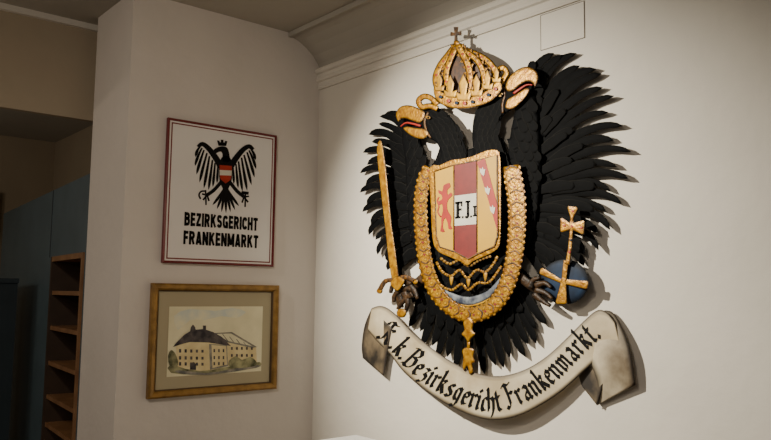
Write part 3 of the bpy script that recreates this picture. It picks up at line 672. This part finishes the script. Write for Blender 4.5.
# ---- blackletter written with a broad nib
def mi(x): return [(x-.12,.95),(x,.82),(x,.15),(x+.12,0)]
G={
'K':([[(.02,1.2),(.0,1.45),(.28,1.68),(.62,1.52),(.95,1.68)],[(.40,1.55),(.44,.9),(.38,.2),(.12,-.03),(-.05,.12)],[(.44,.95),(.7,1.2),(.88,1.05)],[(.46,.88),(.74,.5),(.82,.1),(1.0,-.03)]],1.25),
'k':([[(.12,1.6),(.2,1.5),(.2,.12),(.3,0)],[(.2,.6),(.42,.98),(.6,.85),(.4,.6),(.2,.52)],[(.35,.55),(.58,.2),(.72,0)]],.85),
'B':([[(.05,1.45),(.35,1.65),(.35,.1),(.12,0)],[(.35,1.5),(.65,1.68),(.92,1.4),(.85,1.1),(.5,.95)],[(.5,.95),(.88,.9),(1.02,.5),(.85,.1),(.5,-.02),(.2,.15)]],1.28),
'F':([[(.05,1.45),(.30,1.65),(.6,1.5),(.98,1.68)],[(.42,1.6),(.46,.9),(.42,.2),(.2,-.02),(.02,.12)],[(.45,.9),(.68,1.0),(.88,.92)]],1.08),
'e':([[(.55,.55),(.62,.8),(.42,.98),(.2,.8),(.2,.2),(.38,0),(.62,.15)],[(.2,.5),(.58,.62)]],.77),
'z':([[(.15,.85),(.3,.98),(.6,.9),(.32,.55),(.6,.4),(.58,.05),(.3,-.2),(.12,-.12)]],.77),
'i':([mi(.2),[(.12,1.38),(.25,1.24)]],.48),
'r':([mi(.2),[(.2,.75),(.42,.98),(.56,.84)]],.66),
's':([[(.6,.85),(.42,1.0),(.2,.8),(.25,.6),(.55,.4),(.6,.15),(.4,0),(.15,.12)]],.77),
'g':([[(.6,.85),(.4,1.0),(.2,.8),(.2,.25),(.38,.05),(.6,.2)],[(.6,.95),(.6,-.2),(.4,-.45),(.15,-.35)]],.85),
'c':([[(.6,.85),(.42,.98),(.2,.8),(.2,.2),(.38,0),(.6,.12)]],.7),
'h':([[(.12,1.6),(.2,1.5),(.2,.12),(.1,0)],[(.2,.8),(.45,.98),(.62,.8),(.62,.1),(.45,-.35)]],.87),
't':([[(.25,1.32),(.25,.15),(.4,0),(.56,.1)],[(.06,.92),(.52,.95)]],.62),
'a':([[(.2,.85),(.38,1),(.6,.85),(.6,.15),(.75,0)],[(.6,.55),(.3,.5),(.18,.2),(.35,0),(.6,.2)]],.9),
'n':([mi(.2),[(.2,.8),(.45,.98),(.62,.82),(.62,.15),(.74,0)]],.92),
'm':([mi(.2),[(.2,.8),(.42,.98),(.56,.82),(.56,.1)],[(.56,.8),(.78,.98),(.92,.82),(.92,.15),(1.04,0)]],1.22),
'.':([[(.10,.16),(.26,.0)]],.44),' ':([],.42)}
s_="K.k.Bezirksgericht Frankenmarkt."
tot=sum(G[c][1] for c in s_)
base=cr([(374,336),(384,343),(397,357),(412,373),(434,389),(460,403),(484,411),(502,410),(524,402),(546,389),(566,371),(584,352),(604,334)],6,False)
BL=[0]
for i in range(1,len(base)): BL.append(BL[-1]+math.hypot(base[i][0]-base[i-1][0],base[i][1]-base[i-1][1]))
b=B(); sx=(BL[-1]-6)/tot; adv=3.5; nib=(.118,.110)
for ch in s_:
    st,wd=G[ch]; sy=13.6+1.8*adv/BL[-1]
    xm,ym,tx,ty=at(base,BL,adv+wd*sx*.5); ux,uy=ty,-tx
    def mp_(q):
        X=(q[0]-wd*.5)*sx; Y=q[1]*sy; return (xm+tx*X+ux*Y, ym+ty*X+uy*Y)
    k=0
    for pl in st:
        for i in range(len(pl)-1):
            a,c=pl[i],pl[i+1]; k+=1
            dirx,diry=c[0]-a[0],c[1]-a[1]; l=math.hypot(dirx,diry); crs=abs(dirx*nib[1]-diry*nib[0])/l
            nx_,ny_=nib
            qd=[(a[0]-nx_,a[1]-ny_),(a[0]+nx_,a[1]+ny_),(c[0]+nx_,c[1]+ny_),(c[0]-nx_,c[1]-ny_)]
            if crs<.05:
                ox,oy=-diry/l*.035,dirx/l*.035
                qd=[(a[0]-ox,a[1]-oy),(a[0]+ox,a[1]+oy),(c[0]+ox,c[1]+oy),(c[0]-ox,c[1]-oy)]
            vs=[]
            for q in qd:
                X,Y=mp_(q); dd=dB(X)+.0028+.00002*k; u,v=onB(X,Y,dd); vs.append(to3('B',u,v,dd))
            b.add(vs,[[0,1,2,3]],[0]*4,ink,False)
    adv+=wd*sx
part(b,"lettering","black gothic blackletter writing",parent=rb,recalc=False)
# ------------------------------------------------------------------ lights
def spot(loc,tgt,e,ang,blend,size,col):
    l=bpy.data.lights.new("ceiling_spot",'SPOT'); l.energy=e; l.spot_size=math.radians(ang); l.spot_blend=blend; l.shadow_soft_size=size; l.color=col
    o=bpy.data.objects.new("ceiling_spot",l); COL.objects.link(o); o.location=loc; o.rotation_euler=(Vector(tgt)-Vector(loc)).to_track_quat('-Z','Y').to_euler(); return o
spot((.50,-2.0,2.78),(1.25,0,1.62),540,68,1.0,.02,(1,.92,.77))
spot((2.3,-2.6,2.85),(.1,-.4,1.3),80,90,1,.1,(1,.88,.73))
l=bpy.data.lights.new("ceiling_lamp",'AREA'); l.energy=27; l.size=1.2; l.color=(1,.89,.75)
o=bpy.data.objects.new("ceiling_lamp",l); COL.objects.link(o); o.location=(3.2,-3.6,2.9)
for loc_,e in (((-.1,-3.2,2.2),17),((-2.0,-2.6,2.2),14)):  # unseen point lights added to brighten the passage and the next room
    l=bpy.data.lights.new("passage_fill",'POINT'); l.energy=e; l.shadow_soft_size=.1; l.color=(1,.86,.68)
    o=bpy.data.objects.new("passage_fill",l); COL.objects.link(o); o.location=loc_
w=bpy.data.worlds.new("world"); bpy.context.scene.world=w; w.use_nodes=True
w.node_tree.nodes["Background"].inputs["Color"].default_value=(1,.93,.84,1); w.node_tree.nodes["Background"].inputs["Strength"].default_value=.12
